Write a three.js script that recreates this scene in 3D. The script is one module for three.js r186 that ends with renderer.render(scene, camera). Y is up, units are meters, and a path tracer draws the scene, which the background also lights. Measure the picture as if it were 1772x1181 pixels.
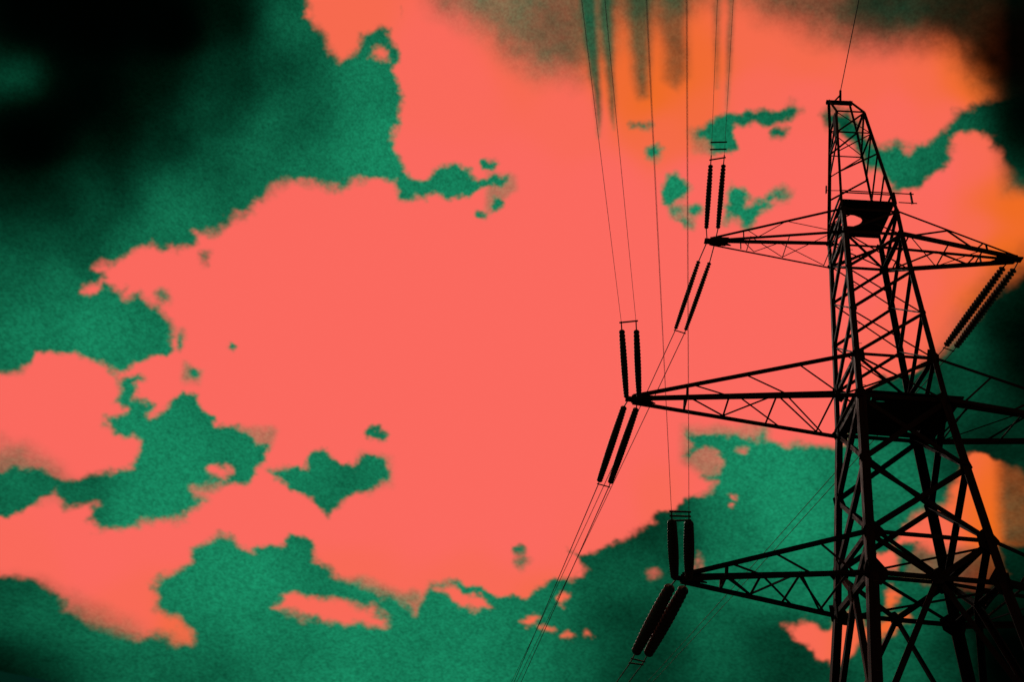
import * as THREE from 'three';
import { mergeGeometries } from 'three/addons/utils/BufferGeometryUtils.js';

// ---------- camera, sky, sun, exposure ----------
const scene = new THREE.Scene();
const EYE = 1.6;
const camera = new THREE.PerspectiveCamera(2 * Math.atan(590.5 / 1600) * 180 / Math.PI, 1772 / 1181, 0.1, 6000);
camera.rotation.order = 'YXZ';
camera.rotation.set(34 * Math.PI / 180, 0, 7.13 * Math.PI / 180);
camera.position.set(-12.62, EYE, 25.74);
camera.focus = 31;
camera.userData.fStop = 0.85;
scene.add(camera);

const renderer = new THREE.WebGLRenderer({ antialias: true });
renderer.toneMapping = THREE.LinearToneMapping;
renderer.toneMappingExposure = 1;
renderer.shadowMap.enabled = true;

// the sun stands behind the big cloud beyond the pylon: soft light from ahead
const sun = new THREE.DirectionalLight(new THREE.Color(1, 0.86, 0.72), 0.6);
sun.position.set(-40, 70, -90);
sun.castShadow = true;
sun.shadow.radius = 24;
sun.shadow.mapSize.set(2048, 2048);
Object.assign(sun.shadow.camera, { left: -45, right: 45, top: 45, bottom: -45, near: 1, far: 260 });
scene.add(sun, sun.target);

// ---------- the sky: green air with salmon clouds ----------
// cloud outlines, each a ring of azimuth, elevation in degrees
const CLOUDS = [
  [-16.96,54.57,-14.5,51.74,-14.88,50.39,-13.51,49.49,-13.58,48.62,-12.38,47.31,-12.02,46.34,-12.03,45.64,-12.12,44.92,-12.03,44.24,-11.4,43.83,-10.71,43.25,-9.86,42.88,-8.9,42.94,-8.24,43.51,-7.48,43.98,-6.55,44.2,-5.77,44.06,-5.3,43.6,-4.38,43.47,-3.47,43.8,-2.38,43.78,-1.84,43.56,-2.57,43.06,-3.59,43.22,-4.88,42.49,-6.04,42.25,-6.68,41.91,-7.93,42.07,-8.54,41.68,-10.55,41.21,-10.92,41.79,-11.28,42.29,-12.74,42.07,-14.52,41.68,-14.86,41.31,-16.09,40.84,-17.25,40.8,-18.34,40.63,-19.15,40.37,-19.93,39.83,-20.32,39.35,-20.58,38.92,-21.04,38.42,-21.42,37.77,-22.12,37.37,-22.48,36.72,-22.67,36.18,-23.9,35.61,-24.19,35.62,-23.8,35.39,-24.02,34.96,-24.82,34.44,-25.75,34.26,-26.5,34.14,-27.27,33.65,-27.63,33.16,-28.31,32.55,-28.65,32.06,-29.31,31.46,-28.59,31.38,-28.77,31.13,-29.28,30.23,-28.92,30.26,-28.54,31.04,-27.62,31.09,-26.87,31.29,-26.9,30.74,-26.61,30.95,-26.11,31.55,-25.73,31.15,-25.13,30.81,-24.45,30.86,-23.67,30.57,-23.31,29.79,-23.03,28.81,-23.07,28.44,-23.98,28.09,-24.77,27.56,-24.94,27.08,-25.44,26.54,-25.39,26.34,-24.31,26.89,-24.06,26.73,-24.35,26.28,-24.07,25.85,-24.04,25.51,-23.27,25.67,-22.75,25.54,-22.76,25.01,-22.34,25.14,-21.75,26,-21.48,26.78,-20.91,26.77,-20.34,26.75,-20.17,26.26,-19.86,25.92,-18.98,25.8,-18.84,25.38,-17.49,25.64,-16.65,25.39,-15.96,25.02,-15.2,25.02,-15.19,23.97,-15.57,23.5,-15.72,22.77,-17.78,21.89,-18.87,21.62,-17.88,21.01,-18.54,20.11,-18.71,19.56,-19.38,19.51,-21.06,19,-22.11,18.38,-23.19,18,-23.7,18.2,-24.31,18.36,-23.94,19.35,-25.38,18.53,-26.2,19.51,-26.65,18.73,-27.41,17.73,-31.47,16.27,-30.27,13.59,-26.15,14.68,-24.73,14.5,-23.51,14.05,-23.41,13.46,-21.58,13.03,-19.44,13.04,-18.07,13.44,-17.05,13.11,-16.4,13.42,-16.62,13.82,-17.31,14.22,-17.83,14.53,-19.01,14.73,-19,15.27,-19.43,15.95,-18.48,16.8,-17.85,17.37,-17.81,18.3,-17.45,18.58,-16.76,19.06,-16.6,19.33,-15.91,19.38,-15.31,19.03,-14.44,18.87,-12.54,19.48,-12.34,20.09,-11.12,20.18,-10.65,19.35,-9.5,18.64,-8.43,18.24,-7.15,17.87,-4.68,17.67,-3.84,17.25,-3.39,18.21,-3.15,18.91,-1.44,19.03,-0.28,18.93,1.39,18.55,2.98,18.71,3.29,19.31,4.61,19.77,5.95,19.98,6.54,20.6,6.02,21.13,5.33,21.8,6.11,21.48,6.61,21.76,8.08,22.2,8.63,22.54,10.1,23.17,10.76,23.84,11.73,24.5,12.74,24.87,13.31,25.09,14.21,25.38,14.91,26.28,14.04,26.54,14.73,26.89,15.24,27.28,14.94,27.62,15.26,28,14.76,28.07,13.76,28.06,13.13,27.32,12.63,27.76,13.57,28.44,12.95,29.06,13.77,28.79,15.29,29,16.34,29.16,17.39,28.77,18.04,29.4,18.19,28.68,19.74,28.36,21.21,28.31,22.43,28.08,23.14,28.3,23.59,29.61,24.54,30.72,26.15,31.74,28.02,32.03,29.52,32.44,30.36,33.04,32.01,34.1,34.33,35.63,38.04,37.07,43.84,51.4],
  [-34.59,22.84,-30.57,24.91,-30.43,25.55,-30.12,26.14,-29.1,26.69,-28.13,26.96,-27.32,26.75,-26.5,26.82,-25.52,26.55,-25.02,25.62,-25.03,25.03,-24.12,24.62,-25.19,23.95,-25.41,23.64,-24.17,23.26,-23.32,23.5,-22.77,23.25,-22.6,22.81,-22.68,22.11,-23.38,21.21,-24.07,21.15,-24.72,20.83,-25.41,20.3,-26.69,20.15,-27.63,20.3,-28.36,19.98,-32.35,18.17],
  [-24.03,52.75,-22.03,49.9,-20.34,49.24,-19.1,48.37,-18.14,48,-17.63,48.57,-17.13,49.2,-17.33,49.84,-16.53,50.2,-15.37,50.62,-13.98,50.58,-14.4,55.09],
  [-12.32,16.03,-11.72,16.82,-10.61,17.01,-9.54,16.99,-8.52,17.06,-6.58,16.86,-5.43,16.47,-5.56,15.89,-7.01,16.01,-7.88,15.65,-9.27,15.89,-10.33,15.88],
  [-2.86,18.51,-1.64,18.67,-1.06,18.27,0.16,18.41,0.85,17.92,0.04,17.43,-1.34,17.67],
  [18.38,18.14,19.33,17.94,20.05,18.26,21.18,17.81,22.4,18.71,23,18.31,22.44,16.62,21.49,16,20.62,16.26,19.99,16.74,19.19,17.47],
  [25.47,22.47,26.05,23.3,26.87,23.77,27.72,24,28.71,24.49,29.23,25.56,29.87,26.36,30.51,26.99,31.6,26.77,32.81,25.97,33.65,24.32,33.18,22.25,30.77,21.85,29.84,22.07,28.74,21.99,27.79,22.26],
  [26.94,22.56,30.95,22.29,30.86,20.33,29.42,19.81,26.74,20.23,25.53,20.59],
  [24.06,21.73,25.08,22.01,25.62,21.68,25.32,20.9,24.1,21],
  [24.45,19.68,24.89,20.14,25.25,19.51,24.68,19.06],
  [22.93,17.69,25.26,18.68,25.69,18.43,24.99,17.83,23.2,17.23],
];
const GAPS = [
  [13.68,47.11,14.48,47.38,15.28,47.84,16.73,48.02,18.01,48.1,19.28,47.99,21.68,47.92,22.49,47.57,21.59,47.24,20.37,47.37,19.33,47.13,18.59,47.46,16.94,47.48,16.65,46.8,17.08,45.97,16.31,45.85,15.21,46.01,14.95,46.72,14.07,46.83],
  [11.04,42.98,11.11,43.94,11.44,44.52,12.2,44.65,12.97,44.25,12.78,43.47,11.93,43.24,11.46,42.9],
  [16.42,43.43,16.81,43.86,17.64,43.8,17.79,43.25,17.56,42.69,18.56,42.72,19.28,42.73,19.99,43.49,20.53,43.51,21.1,42.98,20.36,42.78,19.55,42.65,19.41,42.11,18.6,42.1,17.94,41.67,17.56,41.28,17.32,41.67,16.44,42.17,16.07,41.91,16.01,42.6,16.39,42.92],
  [-14.81,23.45,-13.45,24.09,-12.22,24.34,-12.32,25.13,-11.76,25.49,-10.8,24.97,-9.45,24.51,-8.85,25.43,-7.4,25.46,-7.05,24.42,-8.05,23.66,-9.02,23.39,-9.87,22.65,-10.43,21.72,-11.24,22.4,-11.65,22.67,-13.55,23.13],
  [40.95,45.18,37.38,45.58,35.61,45.71,34.09,45.5,32.89,44.67,31.68,44.34,30.59,44.16,29.27,44.86,28.58,44.65,28.18,44.79,27.44,45.43,26.44,47.06,25.12,47.36,24.17,47.23,24.96,46.46,26.15,45.63,26.82,44.54,27.24,43.82,28.15,43.08,29.09,42.26,30.31,42.18,31.26,42.59,32.93,43.23,33.28,44.16,34.16,44.39,35.47,44.08,36.08,43.51,36.37,42.63,36.86,41.22,39.01,40.01],
];
// small tufts and small gaps: azimuth, elevation, half width, half height in degrees
const TUFTS = [[3.33,17.45,0.55,0.30],[4.59,17.07,0.44,0.13],[5.72,16.72,0.35,0.13],[6.93,16.82,0.23,0.20],[5.2,18.81,0.31,0.39],[-17.66,22.88,0.58,0.30],[15.89,25.37,0.23,0.17],[15.72,24.86,0.20,0.10],[10.68,20.7,0.21,0.20],[13.61,21.49,0.13,0.27],[16.41,28.1,0.40,0.18],[-15.22,49.1,0.40,0.23]];
const RENTS = [[20.51,46.59,0.42,0.20],[10.08,46,0.34,0.31],[12.03,42.59,0.35,0.18],[13.84,42.55,0.31,0.17],[12.77,41.85,0.31,0.18],[-3.74,44.54,0.42,0.21],[9.01,47.59,0.41,0.13],[-8.44,27.07,0.49,0.35],[-21.03,27.9,0.25,0.27],[-22.57,29.48,0.13,0.34],[-19.37,29.93,0.23,0.20],[-22.97,34.64,0.16,0.23],[-24.55,31.54,0.28,0.20],[2.1,21.3,0.28,0.21],[2.37,20.64,0.35,0.17],[-2.75,42.26,0.22,0.35],[-3.72,41.4,0.21,0.14]];
// azimuth, elevation, value: how bright the green air is with a corner vignette painted in, how orange the cloud is; darkening painted over the cloud: softness, strength, ring
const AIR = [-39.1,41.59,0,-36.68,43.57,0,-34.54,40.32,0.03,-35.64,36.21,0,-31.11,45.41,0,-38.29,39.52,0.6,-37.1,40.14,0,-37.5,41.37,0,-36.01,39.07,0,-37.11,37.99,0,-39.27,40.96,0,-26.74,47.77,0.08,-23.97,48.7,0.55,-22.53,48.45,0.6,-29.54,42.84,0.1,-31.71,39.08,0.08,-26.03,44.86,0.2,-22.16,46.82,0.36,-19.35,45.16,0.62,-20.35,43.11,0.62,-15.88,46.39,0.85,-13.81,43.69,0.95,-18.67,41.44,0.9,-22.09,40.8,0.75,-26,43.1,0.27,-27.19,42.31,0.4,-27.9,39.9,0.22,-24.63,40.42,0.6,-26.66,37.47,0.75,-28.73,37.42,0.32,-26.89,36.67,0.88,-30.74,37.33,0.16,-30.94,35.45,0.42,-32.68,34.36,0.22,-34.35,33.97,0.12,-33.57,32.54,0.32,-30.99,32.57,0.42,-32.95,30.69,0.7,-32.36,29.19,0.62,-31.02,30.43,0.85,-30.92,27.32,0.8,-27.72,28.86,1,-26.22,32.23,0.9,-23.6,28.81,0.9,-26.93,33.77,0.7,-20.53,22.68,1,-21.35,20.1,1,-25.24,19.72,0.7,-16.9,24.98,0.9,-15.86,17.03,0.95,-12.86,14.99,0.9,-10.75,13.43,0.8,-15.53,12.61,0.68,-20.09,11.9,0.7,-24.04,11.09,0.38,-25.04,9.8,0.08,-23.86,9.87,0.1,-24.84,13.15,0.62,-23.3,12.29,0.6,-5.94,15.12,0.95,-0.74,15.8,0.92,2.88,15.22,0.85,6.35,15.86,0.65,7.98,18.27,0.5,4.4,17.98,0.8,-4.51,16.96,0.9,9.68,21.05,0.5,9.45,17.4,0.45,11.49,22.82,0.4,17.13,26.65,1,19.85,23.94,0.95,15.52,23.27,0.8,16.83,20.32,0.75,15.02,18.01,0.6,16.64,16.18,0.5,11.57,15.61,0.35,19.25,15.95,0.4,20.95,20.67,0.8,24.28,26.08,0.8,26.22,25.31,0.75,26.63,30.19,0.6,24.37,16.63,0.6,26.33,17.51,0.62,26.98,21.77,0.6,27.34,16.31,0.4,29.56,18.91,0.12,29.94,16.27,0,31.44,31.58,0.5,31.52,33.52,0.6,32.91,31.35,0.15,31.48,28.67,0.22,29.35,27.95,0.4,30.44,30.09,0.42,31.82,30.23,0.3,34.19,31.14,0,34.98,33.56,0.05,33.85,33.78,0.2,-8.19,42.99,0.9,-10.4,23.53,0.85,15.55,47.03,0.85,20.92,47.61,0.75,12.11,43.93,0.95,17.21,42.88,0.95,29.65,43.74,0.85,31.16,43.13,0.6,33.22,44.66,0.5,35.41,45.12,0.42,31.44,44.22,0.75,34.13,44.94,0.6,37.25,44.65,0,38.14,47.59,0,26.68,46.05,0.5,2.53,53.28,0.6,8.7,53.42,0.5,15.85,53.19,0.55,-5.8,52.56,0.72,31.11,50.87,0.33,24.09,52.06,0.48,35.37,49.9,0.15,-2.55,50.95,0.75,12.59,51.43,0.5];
const DARKENING = [  // edge vignette, blurred wire streaks and thinned cloud, painted into the sky colour
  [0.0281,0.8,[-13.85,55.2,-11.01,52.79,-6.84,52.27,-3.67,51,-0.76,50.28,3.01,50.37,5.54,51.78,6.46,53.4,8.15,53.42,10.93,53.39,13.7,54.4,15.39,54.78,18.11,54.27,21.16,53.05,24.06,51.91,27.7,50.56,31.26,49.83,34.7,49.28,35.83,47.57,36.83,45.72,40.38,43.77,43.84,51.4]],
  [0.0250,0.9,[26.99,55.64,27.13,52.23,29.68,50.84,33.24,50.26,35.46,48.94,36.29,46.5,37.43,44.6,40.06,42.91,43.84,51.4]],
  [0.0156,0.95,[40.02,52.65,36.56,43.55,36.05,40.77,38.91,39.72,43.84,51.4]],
  [0.0044,0.9,[1.81,57,2.66,53.86,3.73,51.39,4.83,48.78,5.37,46.77,5.4,48.8,4.82,51.43,4.19,53.92,3.49,57.07]],  // the narrow upright rings paint the blur of the overhead wires
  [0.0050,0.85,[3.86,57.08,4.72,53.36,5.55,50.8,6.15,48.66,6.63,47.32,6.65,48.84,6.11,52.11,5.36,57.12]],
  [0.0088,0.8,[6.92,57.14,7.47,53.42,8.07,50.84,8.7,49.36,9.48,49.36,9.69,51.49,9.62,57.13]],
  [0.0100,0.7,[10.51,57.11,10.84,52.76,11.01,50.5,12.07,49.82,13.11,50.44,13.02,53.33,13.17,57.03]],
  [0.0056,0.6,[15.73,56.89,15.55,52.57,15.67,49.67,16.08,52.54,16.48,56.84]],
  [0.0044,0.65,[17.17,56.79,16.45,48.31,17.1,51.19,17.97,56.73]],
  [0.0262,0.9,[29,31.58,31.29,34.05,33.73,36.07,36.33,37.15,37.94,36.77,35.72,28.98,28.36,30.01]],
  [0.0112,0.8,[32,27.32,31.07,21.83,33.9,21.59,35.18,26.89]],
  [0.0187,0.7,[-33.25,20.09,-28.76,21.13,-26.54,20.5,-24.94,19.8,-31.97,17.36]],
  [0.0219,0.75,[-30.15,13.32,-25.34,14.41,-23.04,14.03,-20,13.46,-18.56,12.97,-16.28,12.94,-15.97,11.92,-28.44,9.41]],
  [0.0075,0.7,[-9.99,18.12,-6.97,18.4,-3.98,18.03,-2.98,17.49,-4.97,17.49,-8.26,17.67]],
  [0.0088,0.82,[25.74,22.08,28.28,22.01,31.26,21.57,30.98,19.43,26.64,19.62,24.81,19.98]],
  [0.0075,0.5,[12.59,29.4,18.43,29.53,18.34,28.17,15.29,27.69,14.68,26.14,12.59,27.31]],
  [0.0050,0.5,[-17.87,25.62,-14.92,25.96,-14.97,24.89,-16.49,24.9]],
  [0.0050,0.6,[-21.92,28.43,-20.7,28.24,-20.58,27.39,-21.66,27.26]],
  [0.0088,0.5,[-9.18,25.69,-7.25,25.84,-6.85,24.21,-8.09,23.52,-9.38,24.07]],
  [0.0063,0.55,[13.08,47.13,15.29,46.87,15.4,45.76,13.56,46.04]],
  [0.0050,0.5,[-3.77,44.04,-1.46,44.13,-1.15,43.28,-2.57,42.35,-3.48,41.18]],
  [0.0050,0.5,[11.17,43.25,13.99,42.85,13.51,41.49,11.66,42.04]],
];
const ORANGE = [-12.82,35.26,0,1.14,30.17,0,-24.5,32.81,0,4.22,41.16,0,17.76,37.68,0,20.53,44.32,0,-7.33,48.69,0.1,-11.95,49.62,0.1,18.44,46.84,0.05,24.94,43.82,0,30.46,40.3,0.05,-17.58,50.12,0.35,-2.55,50.95,0.3,3.36,48.04,0.15,7.35,49.85,0.8,10.01,49.19,0.95,12.59,49.8,0.9,15.23,51.31,0.8,11.08,47.51,0.5,13.6,48.78,0.6,17.87,51.78,0.4,18.65,49.13,0.2,23.79,50.51,0.4,23.41,48.3,0.1,28.23,48.87,0.3,29.85,46.32,0.1,32.43,47.73,0.4,34.55,47.57,0.8,35.53,46.7,0.95,33.49,45.57,0.2,31.85,42.67,0,34.47,42.11,0.15,35.1,40.99,0.8,35.8,40.18,1,33.6,39.04,0.3,34.57,37.86,1,31.98,37.06,0.45,29.75,37.1,0.2,32.65,35.3,0.9,30.63,34.32,0.45,27.77,34.73,0.15,25.09,37.07,0,30.71,24.95,0.95,29.58,25.69,0.6,27.17,23.02,0.35,31.47,23.32,1,25.84,22.77,0.3,24.69,21.55,0.3,24.58,18.29,0.8,20.32,17.21,0.25,21.93,17.23,0.5,-20.05,13.6,0.2,-16.82,13.62,0.5,-25.62,15.12,0.1,-7.99,16.45,0.15,-29.16,23.51,0,-23.5,16.92,0,-1.07,18.07,0.2,4.49,17,0.4,7.76,22.62,0.1,11.47,24.52,0.2,-8.35,18.05,0.2,-31.74,35.48,0,-29.62,31.34,0,-27.67,27.12,0,-25.86,22.89,0,-24.18,18.69,0,-26.66,37.47,0,-24.64,33.13,0,-22.79,28.7,0,-21.1,24.26,0,-19.54,19.87,0,-20.99,39.34,0,-19.14,34.8,0,-17.46,30.18,0,-15.94,25.55,0,-14.56,20.98,0,-14.74,40.98,0,-13.14,36.28,0,-11.71,31.5,0,-10.43,26.71,0,-9.26,21.99,0,-7.99,42.31,0,-6.74,37.48,0,-5.62,32.58,0,-4.62,27.68,0,-3.72,22.85,0,-0.89,43.23,0,-0.05,38.34,0,0.7,33.37,0,1.36,28.41,0,1.96,23.53,0,6.36,43.71,0,6.75,38.8,0,7.1,33.83,0,7.41,28.87,0,7.69,23.99,0,13.53,43.73,0,13.48,38.88,0,13.42,33.96,0,13.38,29.06,0,13.34,24.24,0,20.42,43.32,0,19.95,38.58,0,19.53,33.78,0,19.15,29,0,18.81,24.28,0];
const D2R = Math.PI / 180, clamp = THREE.MathUtils.clamp, lerp = THREE.MathUtils.lerp;
const sstep = (a, b, x) => { const t = clamp((x - a) / (b - a), 0, 1); return t * t * (3 - 2 * t); };
function hash3(x, y, z) {
  let h = Math.imul(x, 374761393) ^ Math.imul(y, 668265263) ^ Math.imul(z, 2147483647 - 61);
  h = Math.imul(h ^ (h >>> 13), 1274126177); h ^= h >>> 16;
  return (h >>> 0) / 4294967296;
}
function noise3(x, y, z) {
  const X = Math.floor(x), Y = Math.floor(y), Z = Math.floor(z);
  let u = x - X, v = y - Y, w = z - Z;
  u = u * u * (3 - 2 * u); v = v * v * (3 - 2 * v); w = w * w * (3 - 2 * w);
  const n = (a, b, c) => hash3(X + a, Y + b, Z + c);
  return lerp(lerp(lerp(n(0, 0, 0), n(1, 0, 0), u), lerp(n(0, 1, 0), n(1, 1, 0), u), v),
    lerp(lerp(n(0, 0, 1), n(1, 0, 1), u), lerp(n(0, 1, 1), n(1, 1, 1), u), v), w) * 2 - 1;
}
function fbm(x, y, z, oct) {
  let s = 0, a = 0.5;
  for (let i = 0; i < oct; i++) { s += a * noise3(x, y, z); x = x * 2.03 + 17.1; y = y * 2.03 + 5.3; z = z * 2.03 + 9.7; a *= 0.5; }
  return s;
}
// a sheet of sky that touches the dome at elevation 34 degrees, north; rings and samples are laid out on it
const E0 = 34 * D2R, C0 = Math.cos(E0), S0 = Math.sin(E0);
function toSheet(az, el) {
  const x = Math.sin(az * D2R) * Math.cos(el * D2R), y = Math.sin(el * D2R), z = Math.cos(az * D2R) * Math.cos(el * D2R);
  const d = z * C0 + y * S0;
  return [x / d, (y * C0 - z * S0) / d];
}
const pairs = (ring) => { const o = []; for (let i = 0; i < ring.length; i += 2) o.push(toSheet(ring[i], ring[i + 1])); return o; };
const ellipse = ([az, el, a, b]) => { const o = [], [cx, cy] = toSheet(az, el); for (let k = 0; k < 14; k++) { const t = k / 14 * Math.PI * 2, r = 0.75 + 0.5 * hash3(k, Math.round(az * 50), Math.round(el * 50)); o.push([cx + Math.cos(t) * a * D2R * r, cy + Math.sin(t) * b * D2R * r]); } return o; };
const GX = 1080, GY = 810, HX = 0.8, HY = 0.6;      // the sheet's grid, 1.5 mrad a cell
function ringDistance(field, ring, sign, R = 0.06) { // signed distance, positive inside; sign 1 joins, -1 cuts away
  let x0 = 9, x1 = -9, y0 = 9, y1 = -9;
  for (const [x, y] of ring) { x0 = Math.min(x0, x); x1 = Math.max(x1, x); y0 = Math.min(y0, y); y1 = Math.max(y1, y); }
  const i0 = Math.max(0, Math.floor((x0 - R + HX) / (2 * HX) * GX)), i1 = Math.min(GX - 1, Math.ceil((x1 + R + HX) / (2 * HX) * GX));
  const j0 = Math.max(0, Math.floor((y0 - R + HY) / (2 * HY) * GY)), j1 = Math.min(GY - 1, Math.ceil((y1 + R + HY) / (2 * HY) * GY));
  const n = ring.length, F = new Float64Array(n * 4);
  ring.forEach(([x, y], k) => { const [a, b] = ring[(k + 1) % n]; F.set([x, y, a - x, b - y], k * 4); });
  for (let j = j0; j <= j1; j++) for (let i = i0; i <= i1; i++) {
    const px = (i + 0.5) / GX * 2 * HX - HX, py = (j + 0.5) / GY * 2 * HY - HY;
    let best = 1e9, inside = false;
    for (let k = 0; k < n * 4; k += 4) {
      const ax = F[k], ay = F[k + 1], dx = F[k + 2], dy = F[k + 3], ex = px - ax, ey = py - ay;
      let t = (ex * dx + ey * dy) / (dx * dx + dy * dy); t = t < 0 ? 0 : t > 1 ? 1 : t;
      const qx = ex - t * dx, qy = ey - t * dy, d = qx * qx + qy * qy;
      if (d < best) best = d;
      if ((ay > py) !== (ay + dy > py) && px < ax + dx * (py - ay) / dy) inside = !inside;
    }
    const s = Math.sqrt(best) * (inside ? 1 : -1), c = j * GX + i;
    field[c] = sign > 0 ? Math.max(field[c], s) : Math.min(field[c], -s - 0.002);
  }
}
const cover = new Float32Array(GX * GY).fill(-0.06);
for (const r of CLOUDS) ringDistance(cover, pairs(r), 1);
for (const r of GAPS) ringDistance(cover, pairs(r), -1);
for (const e of RENTS) ringDistance(cover, ellipse(e), -1);
for (const e of TUFTS) ringDistance(cover, ellipse(e), 1);
const darkenField = new Float32Array(GX * GY);
for (const [soft, strength, ring] of DARKENING) {
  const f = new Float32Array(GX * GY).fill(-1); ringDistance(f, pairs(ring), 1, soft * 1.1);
  for (let k = 0; k < f.length; k++) if (f[k] > -soft) darkenField[k] = 1 - (1 - darkenField[k]) * (1 - strength * sstep(-soft, soft, f[k]));
}
const QX = 270, QY = 203;
function scatter(list, soft) {                      // smooth field through scattered samples
  const p = []; for (let i = 0; i < list.length; i += 3) p.push([...toSheet(list[i], list[i + 1]), list[i + 2]]);
  const f = new Float32Array(QX * QY);
  for (let j = 0; j < QY; j++) for (let i = 0; i < QX; i++) {
    const x = (i + 0.5) / QX * 2 * HX - HX, y = (j + 0.5) / QY * 2 * HY - HY;
    let s = 0, w = 0;
    for (const [a, b, v] of p) { const d = (x - a) ** 2 + (y - b) ** 2, k = 1 / (d + soft) ** 3; s += v * k; w += k; }
    f[j * QX + i] = s / w;
  }
  return f;
}
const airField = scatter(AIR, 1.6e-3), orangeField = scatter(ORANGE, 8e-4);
function sample(f, W, H, x, y) {
  const a = clamp((x + HX) / (2 * HX) * W - 0.5, 0, W - 1.001), b = clamp((y + HY) / (2 * HY) * H - 0.5, 0, H - 1.001);
  const i = Math.floor(a), j = Math.floor(b), u = a - i, v = b - j, k = j * W + i;
  return lerp(lerp(f[k], f[k + 1], u), lerp(f[k + W], f[k + W + 1], u), v);
}
const GREEN = [0.0085, 0.225, 0.107], SALMON = [0.965, 0.142, 0.113], AMBER = [0.86, 0.148, 0.012];
const SW = 4096, SH = 3072, skyData = new Float32Array(SW * SH * 4);
{
  // the unseen dome gets sparser cloud, dimmed so less light reaches the near steel; a coarse field is enough there
  const LW = 512, LH = 130, wide = new Float32Array(LW * LH * 2);
  for (let j = 0; j < LH; j++) for (let i = 0; i < LW; i++) {
    const ph = (i / LW - 0.5) * 2 * Math.PI, el = j / (LH - 1) * Math.PI / 2, x = Math.cos(ph) * Math.cos(el), y = Math.sin(el), z = Math.sin(ph) * Math.cos(el);
    wide[(j * LW + i) * 2] = fbm(x * 2.2 + 3, y * 3.4, z * 2.2, 5) * 0.16 - 0.02 - 0.12 * (1 - sstep(0.2, 0.5, el));
    wide[(j * LW + i) * 2 + 1] = clamp(0.34 + fbm(x * 1.6 + 9, y * 1.6, z * 1.6 + 4, 3) * 0.9, 0.05, 0.9);
  }
  const wideAt = (u, el, c) => {
    const a = ((u % 1) + 1) % 1 * LW, b = clamp(el / (Math.PI / 2) * (LH - 1), 0, LH - 1.001), i = Math.floor(a) % LW, i2 = (i + 1) % LW, j = Math.floor(b), s = a - Math.floor(a), t = b - j;
    const g = (jj, ii) => wide[(jj * LW + ii) * 2 + c];
    return lerp(lerp(g(j, i), g(j, i2), s), lerp(g(j + 1, i), g(j + 1, i2), s), t);
  };
  for (let j = SH / 2; j < SH; j++) {
    const el = ((j + 0.5) / SH - 0.5) * Math.PI, ce = Math.cos(el), y = Math.sin(el);
    for (let i = 0; i < SW; i++) {
      const u = (i + 0.5) / SW, ph = (u - 0.5) * 2 * Math.PI, x = Math.cos(ph) * ce, z = Math.sin(ph) * ce;
      const d = -z * C0 + y * S0;
      let m = 0, air = 0.5, veil = 0, amber = 0, near = 0, sx = 0, sy = 0, e = 0.01;
      if (d > 0.5) {
        sx = x / d; sy = (y * C0 + z * S0) / d;
        near = (1 - sstep(0.63, 0.76, Math.abs(sx))) * (1 - sstep(0.46, 0.57, Math.abs(sy)));
      }
      let s = near < 1 ? wideAt(u, el, 0) : 0;
      if (near < 1) { air = wideAt(u, el, 1); amber = 0.3; e = 0.03; veil = 0.6; }
      if (near > 0) {
        const wx = fbm(sx * 60, sy * 60, 1.5, 4) * 0.0085, wy = fbm(sx * 60, sy * 60, 7.5, 4) * 0.0085;
        const rag = fbm(sx * 75, sy * 90, 3.3, 4), calm = noise3(sx * 9, sy * 9, 5.5);
        const cov = sample(cover, GX, GY, sx + wx, sy + wy) + rag * (0.0065 + 0.004 * calm) + fbm(sx * 310, sy * 310, 8.1, 2) * 0.0022;
        s = lerp(s, cov, near); e = lerp(e, 0.003 + 0.006 * Math.max(0, calm + 0.2) + 0.012 * Math.max(0, noise3(sx * 26, sy * 30, 2.7) - 0.25), near);
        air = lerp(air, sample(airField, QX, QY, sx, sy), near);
        const streak = sample(darkenField, GX, GY, sx + wx * 0.15, sy + wy);
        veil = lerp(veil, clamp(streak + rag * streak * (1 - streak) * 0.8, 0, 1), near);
        amber = lerp(amber, sample(orangeField, QX, QY, sx, sy), near);
      }
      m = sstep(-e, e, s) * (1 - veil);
      const grain = 1 + (hash3(i, j, 11) - 0.5) * 0.6 + fbm(x * 420, y * 420, z * 420, 2) * 0.35;
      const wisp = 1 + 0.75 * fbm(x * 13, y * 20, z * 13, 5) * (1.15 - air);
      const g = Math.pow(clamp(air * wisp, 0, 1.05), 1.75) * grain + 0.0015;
      const k = (j * SW + i) * 4, speck = 1 + (grain - 1) * 0.5 * veil;
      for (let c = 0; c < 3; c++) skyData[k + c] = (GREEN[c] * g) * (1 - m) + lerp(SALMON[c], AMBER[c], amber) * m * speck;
      skyData[k + 3] = 1;
    }
  }
  for (let k = 0; k < SW * SH / 2; k++) skyData.set([0.03, 0.035, 0.02, 1], k * 4);
}
const skyMap = new THREE.DataTexture(skyData, SW, SH, THREE.RGBAFormat, THREE.FloatType);
skyMap.mapping = THREE.EquirectangularReflectionMapping;
skyMap.magFilter = skyMap.minFilter = THREE.LinearFilter;
skyMap.needsUpdate = true;
scene.background = skyMap;
scene.environment = skyMap;

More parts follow.
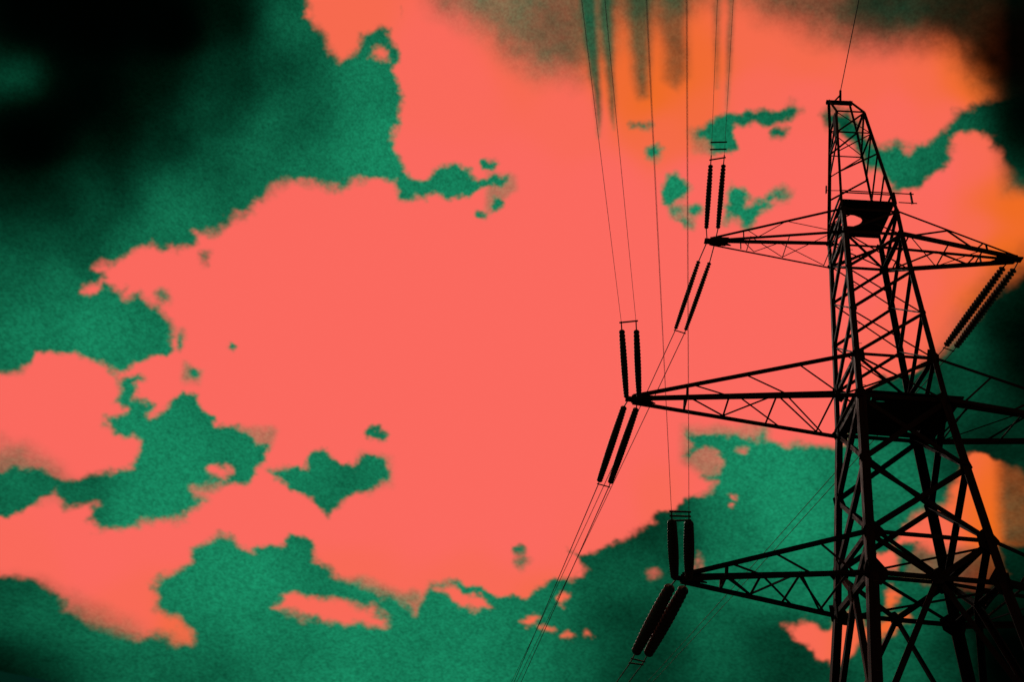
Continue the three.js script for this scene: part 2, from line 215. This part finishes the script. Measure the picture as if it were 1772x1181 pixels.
// ---------- helpers ----------
const V = (x, y, z) => new THREE.Vector3(x, y, z);
const used = {};
const numbered = (n) => { used[n] = (used[n] ?? -1) + 1; return used[n] ? n + '_' + String(used[n]).padStart(3, '0') : n; };
function shade(o) { o.traverse((m) => { if (m.isMesh) { m.castShadow = true; m.receiveShadow = true; } }); return o; }
function rng(seed) { let a = seed; return () => { a = (a + 0x6D2B79F5) | 0; let t = Math.imul(a ^ (a >>> 15), 1 | a); t = (t + Math.imul(t ^ (t >>> 7), 61 | t)) ^ t; return ((t ^ (t >>> 14)) >>> 0) / 4294967296; }; }
function mottle(seed, lo, hi, scale, srgb) {
  const N = 256, d = new Uint8Array(N * N * 4);
  for (let j = 0; j < N; j++) for (let i = 0; i < N; i++) {
    const a = i / N * Math.PI * 2, b = j / N * Math.PI * 2, r = scale;
    const n = 0.5 + 0.9 * fbm(Math.cos(a) * r + seed, Math.sin(a) * r + Math.cos(b) * r, Math.sin(b) * r + seed * 2, 4);
    const v = 255 * clamp(lo + (hi - lo) * n, 0, 1), k = (j * N + i) * 4;
    d[k] = d[k + 1] = d[k + 2] = v; d[k + 3] = 255;
  }
  const t = new THREE.DataTexture(d, N, N); t.wrapS = t.wrapT = THREE.RepeatWrapping; t.magFilter = THREE.LinearFilter; t.minFilter = THREE.LinearMipmapLinearFilter; t.generateMipmaps = true;
  if (srgb) t.colorSpace = THREE.SRGBColorSpace;
  t.needsUpdate = true; return t;
}
const streaky = mottle(3, 0.75, 1, 2.2, true), roughy = mottle(8, 0.45, 0.85, 3, false);
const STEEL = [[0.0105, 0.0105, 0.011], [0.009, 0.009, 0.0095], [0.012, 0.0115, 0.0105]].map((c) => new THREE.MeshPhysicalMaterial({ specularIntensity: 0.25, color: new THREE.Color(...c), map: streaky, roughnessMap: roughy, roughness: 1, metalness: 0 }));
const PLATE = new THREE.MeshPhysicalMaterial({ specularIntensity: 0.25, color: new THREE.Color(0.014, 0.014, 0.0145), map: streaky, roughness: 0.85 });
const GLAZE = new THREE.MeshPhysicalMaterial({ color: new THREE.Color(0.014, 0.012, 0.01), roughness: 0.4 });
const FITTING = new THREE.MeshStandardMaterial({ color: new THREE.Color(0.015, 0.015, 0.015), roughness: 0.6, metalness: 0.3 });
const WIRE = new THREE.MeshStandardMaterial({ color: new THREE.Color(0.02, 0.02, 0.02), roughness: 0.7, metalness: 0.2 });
const CONCRETE = new THREE.MeshStandardMaterial({ color: new THREE.Color(0.3, 0.29, 0.27), map: streaky, roughness: 0.95 });
const GRASS = new THREE.MeshStandardMaterial({ color: new THREE.Color(0.045, 0.06, 0.025), roughness: 1 });

// ---------- ground ----------
{
  const g = new THREE.CircleGeometry(3000, 64); g.rotateX(-Math.PI / 2);
  const m = new THREE.Mesh(g, GRASS); m.name = 'ground'; m.userData = { kind: 'structure', label: 'dark grassy field under the power line', category: 'ground' }; m.receiveShadow = true;
  scene.add(m);
}

// ---------- the pylon ----------
const PSI = 5.64 * D2R;
const tower = new THREE.Group();
tower.name = numbered('transmission_tower'); tower.rotation.y = -PSI;
tower.userData = { label: 'tall black lattice steel pylon with three tiers of pointed crossarms', category: 'pylon' };
scene.add(tower);

const pick = rng(41);
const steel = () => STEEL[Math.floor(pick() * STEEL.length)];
const angleShapes = {};
function angleShape(size, thick) {                  // a metre of L section along z, corner at the origin, flanges along +x and +y
  const key = size + '/' + thick;
  if (!angleShapes[key]) {
    const s = new THREE.Shape([[0, 0], [size, 0], [size, thick], [thick, thick], [thick, size], [0, size]].map(([x, y]) => new THREE.Vector2(x, y)));
    angleShapes[key] = new THREE.ExtrudeGeometry(s, { depth: 1, bevelEnabled: false });
  }
  return angleShapes[key];
}
function lay(mesh, p, q, xAxis, yAxis) {            // put a metre-long shape from p to q with its own x and y axes
  const z = q.clone().sub(p), L = z.length(); z.divideScalar(L);
  const y = yAxis.clone().addScaledVector(z, -yAxis.dot(z)).normalize(), x = y.clone().cross(z);
  if (xAxis && x.dot(xAxis) < 0) { const t = x.clone().negate(); mesh.quaternion.setFromRotationMatrix(new THREE.Matrix4().makeBasis(y, t.clone(), z)); if (t.clone().cross(z).dot(y) < 0) mesh.quaternion.setFromRotationMatrix(new THREE.Matrix4().makeBasis(t.clone().negate(), y, z)); }
  else mesh.quaternion.setFromRotationMatrix(new THREE.Matrix4().makeBasis(x, y, z));
  mesh.position.copy(p); mesh.scale.set(1, 1, L);
  return mesh;
}
function bar(name, p, q, size, parent, inward = V(0, 1, 0), off = 0, thick) {   // an angle bar, one flange square to 'inward'
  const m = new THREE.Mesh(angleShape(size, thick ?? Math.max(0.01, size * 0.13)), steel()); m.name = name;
  const d = q.clone().sub(p).normalize(), n = inward.clone().addScaledVector(d, -inward.dot(d)).normalize();
  const side = n.clone().cross(d), sh = side.multiplyScalar(-size / 2).addScaledVector(n, off);
  lay(m, p.clone().add(sh), q.clone().add(sh), null, n);
  parent.add(m); return m;
}
function plate(name, c, u, v, pts, thick, parent) { // a flat steel plate: outline pts on axes u, v about c
  const g = new THREE.ExtrudeGeometry(new THREE.Shape(pts.map(([x, y]) => new THREE.Vector2(x, y))), { depth: thick, bevelEnabled: false });
  const m = new THREE.Mesh(g, PLATE); m.name = name;
  const w = u.clone().cross(v).normalize();
  m.quaternion.setFromRotationMatrix(new THREE.Matrix4().makeBasis(u.clone().normalize(), w.clone().cross(u).normalize(), w));
  m.position.copy(c).addScaledVector(w, -thick / 2);
  parent.add(m); return m;
}
function rod(name, p, q, r, mat, parent, n = 8) {
  const g = new THREE.CylinderGeometry(r, r, 1, n); g.rotateX(Math.PI / 2); g.translate(0, 0, 0.5);
  const m = lay(new THREE.Mesh(g, mat), p, q, null, Math.abs(q.y - p.y) > 0.9 * p.distanceTo(q) ? V(1, 0, 0) : V(0, 1, 0));
  m.name = name; parent.add(m); return m;
}

// half widths of the square body by height (m above the ground)
const H = { base: 0.45, c3: 10.08 + EYE, t3: 11.35 + EYE, c2: 16.16 + EYE, t2: 17.8 + EYE, c1: 23.34 + EYE, t1: 24.46 + EYE, top: 30.3 + EYE };
const WIDTHS = [[H.base, 3.15], [H.c3, 1.865], [H.t3, 1.738], [H.c2, 1.375], [H.t2, 1.287], [H.c1, 1.045], [H.t1, 1.023], [H.top, 0.578]];
function halfWidth(h) {
  for (let i = 1; i < WIDTHS.length; i++) if (h <= WIDTHS[i][0]) return lerp(WIDTHS[i - 1][1], WIDTHS[i][1], (h - WIDTHS[i - 1][0]) / (WIDTHS[i][0] - WIDTHS[i - 1][0]));
  return 0.578;
}
// near face is +z (towards the viewer), the crossarms lie along x
const node = (sx, sz, h) => V(sx * halfWidth(h), h, sz * halfWidth(h));

// four legs, each one bent angle section in straight lengths
const legSteps = [[0.2, H.base, H.c3, 0.29], [0, H.c3, H.c2, 0.25], [0, H.c2, H.c1, 0.18], [0, H.c1, H.t1 + 0.02, 0.15]];
for (const [sx, sz] of [[-1, -1], [1, -1], [-1, 1], [1, 1]]) {
  const parts = [];
  for (const [, h0, h1, size] of legSteps) {
    const m = new THREE.Mesh(angleShape(size, size * 0.14)), p = node(sx, sz, h0), q = node(sx, sz, h1);
    const z = q.clone().sub(p).normalize(), out = V(sx, 0, sz); out.addScaledVector(z, -out.dot(z)).normalize();
    const s = z.clone().cross(out), x = out.clone().negate().add(s).normalize(), y = out.clone().negate().sub(s).normalize();
    m.quaternion.setFromRotationMatrix(new THREE.Matrix4().makeBasis(x, y, z)); m.position.copy(p).addScaledVector(out, 0.03); m.scale.set(1, 1, p.distanceTo(q)); m.updateMatrix();
    parts.push(m.geometry.clone().applyMatrix4(m.matrix));
  }
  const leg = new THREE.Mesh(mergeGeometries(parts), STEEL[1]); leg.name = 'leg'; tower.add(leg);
  const foot = new THREE.Mesh(new THREE.CylinderGeometry(0.32, 0.48, 0.75, 12), CONCRETE); foot.name = 'footing'; foot.position.set(sx * 3.15, 0.2, sz * 3.15); tower.add(foot);
}
// faces: corner a, corner b, outward normal
const FACES = [
  { a: [-1, 1], b: [1, 1], n: V(0, 0, 1) }, { a: [-1, -1], b: [1, -1], n: V(0, 0, -1) },
  { a: [1, 1], b: [1, -1], n: V(1, 0, 0) }, { a: [-1, 1], b: [-1, -1], n: V(-1, 0, 0) },
];
function gusset(p, f, r) {
  const u = V(0, 1, 0).cross(f.n).normalize(), pts = [];
  for (let k = 0; k < 7; k++) { const t = k / 7 * Math.PI * 2 + pick(); pts.push([Math.cos(t) * r * (0.8 + 0.4 * pick()), Math.sin(t) * r * (1 + 0.5 * pick())]); }
  plate('gusset_plate', p.clone().add(V(-Math.sign(p.x) * (f.n.x ? 0 : r * 0.55), 0, -Math.sign(p.z) * (f.n.z ? 0 : r * 0.55))).addScaledVector(f.n, 0.012), u, V(0, 1, 0), pts, 0.014, tower);
}
function crossBrace(h0, h1, strong, light) {        // an X in each of the four faces
  for (const f of FACES) {
    const wide = f.n.z !== 0, inw = f.n.clone().negate();
    const a0 = node(...f.a, h0), b0 = node(...f.b, h0), a1 = node(...f.a, h1), b1 = node(...f.b, h1);
    if (wide) { bar('brace', a0, b1, strong, tower, inw, 0.0); bar('brace', a1, b0, light, tower, inw, 0.05 + light * 0); }
    else { bar('brace', a1, b0, strong * 0.92, tower, inw, 0.0); bar('brace', a0, b1, light, tower, inw, 0.05); }
  }
}
function belt(h, size, r) {
  for (const f of FACES) {
    bar('horizontal_member', node(...f.a, h), node(...f.b, h), size, tower, f.n.clone().negate(), 0.015);
    gusset(node(...f.a, h), f, r); gusset(node(...f.b, h), f, r);
  }
}
const M1 = [H.c1, 21.6 + EYE, 19.7 + EYE, H.t2], M2 = [H.c2, 13.76 + EYE, H.t3];
crossBrace(H.c1, H.t1, 0.1, 0.06);
for (let i = 0; i < 3; i++) crossBrace(M1[i + 1], M1[i], 0.115, 0.055);
crossBrace(H.c2, H.t2, 0.115, 0.075);
for (let i = 0; i < 2; i++) crossBrace(M2[i + 1], M2[i], 0.17, 0.15);
for (const h of [M1[1], M1[2]]) for (const f of FACES) { gusset(node(...f.a, h), f, 0.12); gusset(node(...f.b, h), f, 0.12); }
for (const f of FACES) { gusset(node(...f.a, M2[1]), f, 0.2); gusset(node(...f.b, M2[1]), f, 0.2); }
belt(H.t1, 0.1, 0.13); belt(H.c1, 0.13, 0.15); belt(H.t2, 0.11, 0.24); belt(H.c2, 0.15, 0.24); belt(H.t3, 0.13, 0.3); belt(H.c3, 0.15, 0.32);
// between the lowest tie and chord a V in each face; below it a diamond that spreads to the legs
for (const f of FACES) {
  const inw = f.n.clone().negate(), mid = node(...f.a, H.c3).lerp(node(...f.b, H.c3), 0.5), low = 5.6 + EYE, foot = 1.2;
  for (const c of [f.a, f.b]) {
    bar('brace', node(...c, H.t3), mid, 0.16, tower, inw, 0.05);
    bar('brace', mid, node(...c, low), 0.16, tower, inw, 0.05);
    bar('brace', node(...c, low), node(...f.a, foot).lerp(node(...f.b, foot), 0.5), 0.12, tower, inw, 0.05);
  }
  bar('horizontal_member', node(...f.a, low), node(...f.b, low), 0.11, tower, inw, 0.02);
  gusset(mid, f, 0.2);
}
// level bracing inside the body
for (const h of [H.c1, H.c3, H.t2, H.t3]) {
  bar('plan_brace', node(-1, 1, h), node(1, -1, h), 0.07, tower, V(0, -1, 0), 0.03);
  bar('plan_brace', node(1, 1, h), node(-1, -1, h), 0.07, tower, V(0, -1, 0), 0.12);
}
// steel decks across the body at the upper two tiers, each with a way through for the climber
function deck(h, x0, x1, z0, z1, openings, ribs) {
  const s = new THREE.Shape([[x0, z0], [x1, z0], [x1, z1], [x0, z1]].map(([x, y]) => new THREE.Vector2(x, y)));
  for (const [cx, cz, rx, rz] of openings) { const p = new THREE.Path(); p.absellipse(cx, cz, rx, rz, 0, Math.PI * 2); s.holes.push(p); }
  const g = new THREE.ExtrudeGeometry(s, { depth: 0.05, bevelEnabled: false, curveSegments: 20 }); g.rotateX(Math.PI / 2);
  const m = new THREE.Mesh(g, PLATE); m.name = 'platform_deck'; m.position.y = h; tower.add(m);
  for (const z of ribs) bar('deck_joist', V(x0, h - 0.06, z), V(x1, h - 0.06, z), 0.07, tower, V(0, -1, 0), 0);
}
deck(H.t1 + 0.5, -0.99, 0.97, -0.99, 1.0, [[-0.42, -0.16, 0.5, 0.36]], [-0.9, 0.9]);
deck(H.c2 + 0.2, -1.42, 1.9, -1.36, 1.36, [[-0.93, 0.82, 0.14, 0.2], [-0.5, 0.75, 0.2, 0.06], [1.06, -0.98, 0.2, 0.16]], [-1.25, -0.5, 1.2]);

// ---------- the peak that carries the earth wire ----------
const peak = new THREE.Group(); peak.name = 'earth_wire_peak'; tower.add(peak);
const pk = (sx, sz, h) => node(sx, sz, h);
for (const [sx, sz] of [[-1, -1], [1, -1], [-1, 1], [1, 1]]) {
  bar('leg', pk(sx, sz, H.t1), pk(sx, sz, H.top), 0.1, peak, V(-sx, 0, -sz), 0);
  bar('leg', pk(sx, sz, H.top), V(sx * 0.45 - 0.2, H.top + 1.2, sz * 0.08), 0.09, peak, V(-sx, 0, -sz), 0);
}
const PL = [H.t1 + 0.9, H.t1 + 2.1, H.t1 + 3.3, H.t1 + 4.5, H.top];
for (const f of FACES) {
  const inw = f.n.clone().negate(), wide = f.n.z !== 0;
  for (let i = 0; i < PL.length - 1; i++) {
    const [lo, hi] = [PL[i], PL[i + 1]];
    if (wide) { if (i > 0 || f.n.z < 0) bar('brace', pk(...f.a, lo), pk(...f.b, hi), i % 2 ? 0.08 : 0.05, peak, inw, 0.02); }
    else if (f.n.x > 0 || i > 1) bar('brace', pk(...f.a, hi), pk(...f.b, lo), 0.055, peak, inw, 0.02);
    if (i > 2) bar('brace', pk(...f.a, hi), pk(...f.b, lo), 0.04, peak, inw, 0.05);
  }
  bar('horizontal_member', pk(...f.a, H.top), pk(...f.b, H.top), 0.08, peak, inw, 0.01);
  bar('horizontal_member', pk(...f.a, PL[3]), pk(...f.b, PL[3]), 0.06, peak, inw, 0.01);
  bar('horizontal_member', pk(...f.a, PL[0]), pk(...f.b, PL[0]), 0.06, peak, inw, 0.01);
}
bar('ridge_beam', V(-0.74, H.top + 1.22, 0), V(0.34, H.top + 1.22, 0), 0.14, peak, V(0, -1, 0), 0);
plate('side_plate', V(-0.62, H.top - 0.75, 0.3), V(0, 0, 1), V(0, 1, 0), [[-0.18, -0.75], [0.16, -0.7], [0.2, 0.7], [-0.12, 0.75]], 0.02, peak);
rod('wire_bracket', V(-0.15, H.top + 1.22, 0), V(-0.12, H.top + 1.8, 0.1), 0.05, FITTING, peak);
rod('wire_bracket', V(-0.4, H.top + 1.22, 0), V(-0.14, H.top + 1.55, 0.08), 0.035, FITTING, peak);
// a thin hand rail that sticks out on both sides at the foot of the peak
{
  const y = H.t1 + 0.98, z = 0.96;
  bar('hand_rail', V(-1.0, y, z), V(1.72, y, z), 0.05, tower, V(0, 0, -1), 0);
  bar('hand_rail', V(1.12, y - 0.46, z), V(1.78, y - 0.46, z), 0.045, tower, V(0, 0, -1), 0);
  bar('rail_post', V(1.62, y - 0.5, z), V(1.62, y + 0.1, z), 0.06, tower, V(0, 0, -1), 0);
  bar('rail_post', V(1.02, y - 0.55, z), V(1.0, y + 0.05, z), 0.06, tower, V(0, 0, -1), 0);
  bar('rail_post', V(-1.5, y - 0.2, z), V(-1.46, y + 0.2, z), 0.05, tower, V(0, 0, -1), 0);
  bar('hand_rail', V(-1.5, y - 0.05, z), V(-1.0, y - 0.02, z), 0.03, tower, V(0, 0, -1), 0);
}
// climbing pegs up one leg
for (let h = 3; h < H.c1; h += 0.42) {
  const p = node(-1, 1, h), out = Math.round(h / 0.42) % 2;
  rod('climbing_peg', p, p.clone().add(out ? V(0.24, 0, 0.02) : V(0.02, 0, -0.24)), 0.012, FITTING, tower, 6);
}

// ---------- crossarms ----------
const ARMS = [
  { side: -1, len: 5.67, c: H.c1, t: H.t1, chord: 0.115, tie: 0.06, web: 0.03 }, { side: 1, len: 5.35, c: H.c1, t: H.t1, chord: 0.125, tie: 0.075, web: 0.05 },
  { side: -1, len: 8.39, c: H.c2, t: H.t2, chord: 0.15, tie: 0.105, web: 0.055 }, { side: 1, len: 8.39, c: H.c2, t: H.t2, chord: 0.15, tie: 0.105, web: 0.055 },
  { side: -1, len: 6.76, c: H.c3, t: H.t3, chord: 0.16, tie: 0.12, web: 0.07 }, { side: 1, len: 6.76, c: H.c3, t: H.t3, chord: 0.16, tie: 0.12, web: 0.07 },
];
const tips = ARMS.map((A) => V(A.side * A.len, A.c, 0));
ARMS.forEach((A, k) => {
  const g = new THREE.Group(); g.name = 'crossarm'; tower.add(g);
  const tip = tips[k], top = k < 2;
  for (const sz of [1, -1]) {
    const e = V(tip.x, tip.y, sz * 0.12), c0 = node(A.side, sz, A.c), t0 = node(A.side, sz, A.t), e2 = e.clone().add(V(0, 0.1, 0));
    bar('chord', c0, e, A.chord * (top && A.side < 0 && sz < 0 ? 0.6 : 1), g, V(0, 1, 0), -A.chord * 0.5);
    bar('tie', t0, e2, A.tie * (top && sz < 0 ? 1.7 : 1), g, V(0, 0, -sz), 0);
    const onC = (f) => e.clone().lerp(c0, f), onT = (f) => e2.clone().lerp(t0, f), inw = V(0, 0, -sz);
    if (top) {
      bar('brace', onT(0.28), onC(0.36), A.web, g, inw, 0.02); bar('brace', onT(0.58), onC(0.95), A.web, g, inw, 0.02);
      bar('brace', onC(0.36), onT(0.58), A.web, g, inw, 0.02);
    } else {
      bar('brace', onT(0.27), onC(0.45), A.web, g, inw, 0.02); bar('brace', onT(0.51), onC(0.71), A.web, g, inw, 0.02); bar('brace', onT(0.75), onC(0.93), A.web, g, inw, 0.02);
    }
    bar('post', onT(0.25), onC(0.25), A.web * 1.5, g, inw, 0.03);
  }
  const mid = (f, sz) => V(tip.x, tip.y, sz * 0.12).lerp(node(A.side, sz, A.c), f);
  const lvl = top ? [0.3, 0.6, 0.95] : [0.25, 0.44, 0.65, 0.9];
  lvl.forEach((f, i) => {
    bar('cross_member', mid(f, 1), mid(f, -1), A.web * 1.1, g, V(0, 1, 0), 0);
    if (i) bar('plan_brace', mid(lvl[i - 1], i % 2 ? 1 : -1), mid(f, i % 2 ? -1 : 1), A.web * 0.7, g, V(0, 1, 0), 0.02);
  });
  plate('tip_plate', tip.clone().add(V(-A.side * 0.35, 0.02, 0)), V(1, 0, 0), V(0, 0, -1), A.side < 0 ? [[0.25, -0.15], [0.62, -0.17], [0.35, 0], [0.62, 0.17], [0.25, 0.15], [-0.4, 0.14], [-0.4, -0.14]].map(([x, y]) => [x - 0.2, y]) : [[0.4, -0.14], [0.4, 0.14], [-0.25, 0.15], [-0.62, 0.17], [-0.35, 0], [-0.62, -0.17], [-0.25, -0.15]].map(([x, y]) => [x + 0.2, y]), 0.05, g);
  for (const sz of [1, -1]) plate('tip_plate', tip.clone().add(V(-A.side * 0.25, 0.03, sz * 0.16)), V(1, 0, 0), V(0, 1, 0), A.side < 0 ? [[-0.3, -0.06], [0.3, -0.06], [0.4, 0.1], [-0.3, 0.06]] : [[-0.3, -0.06], [0.3, -0.06], [0.3, 0.06], [-0.4, 0.1]], 0.02, g);
});
shade(tower);

// ---------- insulator assemblies and conductors ----------
tower.updateMatrixWorld(true);
const world = (v) => v.clone().applyMatrix4(tower.matrixWorld);
const discShape = new THREE.LatheGeometry([[0.0, 0.075], [0.03, 0.075], [0.034, 0.03], [0.105, -0.005], [0.11, -0.02], [0.1, -0.028], [0.08, -0.015], [0.065, -0.03], [0.05, -0.02], [0.022, -0.04], [0.018, -0.085], [0, -0.085]].map(([x, y]) => new THREE.Vector2(x, y)), 16);
const SEP = 0.21;                                    // half the distance between twin strings and twin wires
function assembly(tip, end, label, discs, from, to, bars, fat) {
  const A = world(tip), B = world(end), dir = B.clone().sub(A), L = dir.length(); dir.divideScalar(L);
  const side = dir.clone().cross(V(0, 1, 0)).normalize(); if (side.x < 0) side.negate();
  const g = new THREE.Group(); g.name = numbered('insulator_assembly'); g.position.copy(A);
  g.userData = { label, category: 'insulator', group: 'twin insulator strings at the crossarm tips' }; scene.add(g);
  const at = (t, s) => dir.clone().multiplyScalar(t * L).addScaledVector(side, s * SEP);
  const q = new THREE.Quaternion().setFromUnitVectors(V(0, 1, 0), dir.clone().negate());
  for (const s of [-1, 1]) {
    const str = new THREE.Group(); str.name = 'insulator_string'; g.add(str);
    for (let k = 0; k < discs; k++) {
      const d = new THREE.Mesh(discShape, GLAZE); d.name = 'insulator_disc'; d.quaternion.copy(q); d.position.copy(at(lerp(from, to, (k + 0.5) / discs), s));
      const sc = fat * (0.84 + 0.2 * Math.sin(Math.PI * (k + 0.5) / discs)); d.scale.set(sc, (to - from) * L / discs / 0.15, sc); str.add(d);
    }
    rod('link', at(0.0, s * 0.7), at(from, s), 0.022, FITTING, g, 6);
    rod('link', at(to, s), at(1.0, s), 0.02, FITTING, g, 6);
  }
  bars.forEach((t, i) => { const tilt = dir.clone().multiplyScalar(i ? 0 : 0.06); rod('yoke', at(t, -1.25).sub(tilt), at(t, 1.25).add(tilt), 0.026, FITTING, g, 6); });
  shade(g); return { end: B, side };
}
function wire(name, pts, r, label, group) {
  const curve = new THREE.CatmullRomCurve3(pts);
  const m = new THREE.Mesh(new THREE.TubeGeometry(curve, 90, r, 7, false), WIRE); m.name = numbered(name);
  m.userData = { label, category: 'wire' }; if (group) m.userData.group = group; scene.add(shade(m)); return m;
}
function span(start, bearing, slope, length, reach, shift) { // a sagging span from a point; bearing in the pylon's own plan, degrees from straight ahead
  const b = bearing * D2R, d = V(Math.sin(b), 0, -Math.cos(b)).applyQuaternion(tower.quaternion), o = [];
  for (let k = 0; k <= 30; k++) { const t = reach * (k / 30) ** 1.4; o.push(start.clone().addScaledVector(d, t).add(V(0, -slope * t * (1 - t / length), 0)).add(shift)); }
  return o;
}
const SETS = [
  // tip, end in the pylon's own axes (z towards the viewer), wire bearing, slope, words
  [0, V(-6.2, 22.75 + EYE, 5.0), -173.0, 0.09, 'running overhead towards the viewer from the highest left crossarm', 0.17, 0.9, [0.965, 1.06, 1.13], 0.88],
  [2, V(-8.91, 15.55 + EYE, 5.3), -172.6, 0.085, 'running overhead towards the viewer from the longest left crossarm', 0.03, 0.9, [1.0], 0.95],
  [4, V(-7.5, 9.62 + EYE, 5.75), -172.6, 0.07, 'running overhead towards the viewer from the lowest left crossarm', 0.03, 0.86, [0.89, 0.945, 1.0], 1.3],
  [0, V(-6.25, 22.6 + EYE, -5.0), -9.0, 0.052, 'sloping away behind the highest left crossarm', 0.2, 0.96, [0.99], 0.9],
  [2, V(-9.06, 15.4 + EYE, -5.15), -8.2, 0.04, 'sloping away behind the longest left crossarm', 0.08, 0.95, [1.0], 1.2],
  [4, V(-7.58, 9.2 + EYE, -6.2), -8.2, 0.05, 'sloping away behind the lowest left crossarm', 0.08, 0.85, [0.95, 1.0], 1.8],
  [1, V(4.62, 22.65 + EYE, -5.1), -9.0, 0.048, 'sloping away behind the highest right crossarm', 0.08, 0.94, [0.98], 1.35],
];
for (const [tip, end, bearing, slope, words, from, to, bars, fat] of SETS) {
  const near = end.z > 0;
  const a = assembly(tips[tip], end, 'pair of insulator strings ' + words, near ? 20 : fat > 1.5 ? 17 : 27, from, to, bars, fat);
  for (const s of [-1, 1]) wire('conductor_wire', span(a.end, bearing, slope, 230, near ? 70 : 150, a.side.clone().multiplyScalar(s * SEP)), near ? 0.006 : 0.018,
    (s < 0 ? 'left' : 'right') + ' wire of the twin conductor ' + words, 'conductor wires');
}
// the earth wire on the very top
const apex = world(V(-0.12, H.top + 1.77, 0.1));
wire('earth_wire', span(apex, -173.2, 0.075, 230, 60, V(0, 0, 0)), 0.018, 'single thin wire rising from the very tip of the pylon');

renderer.render(scene, camera);
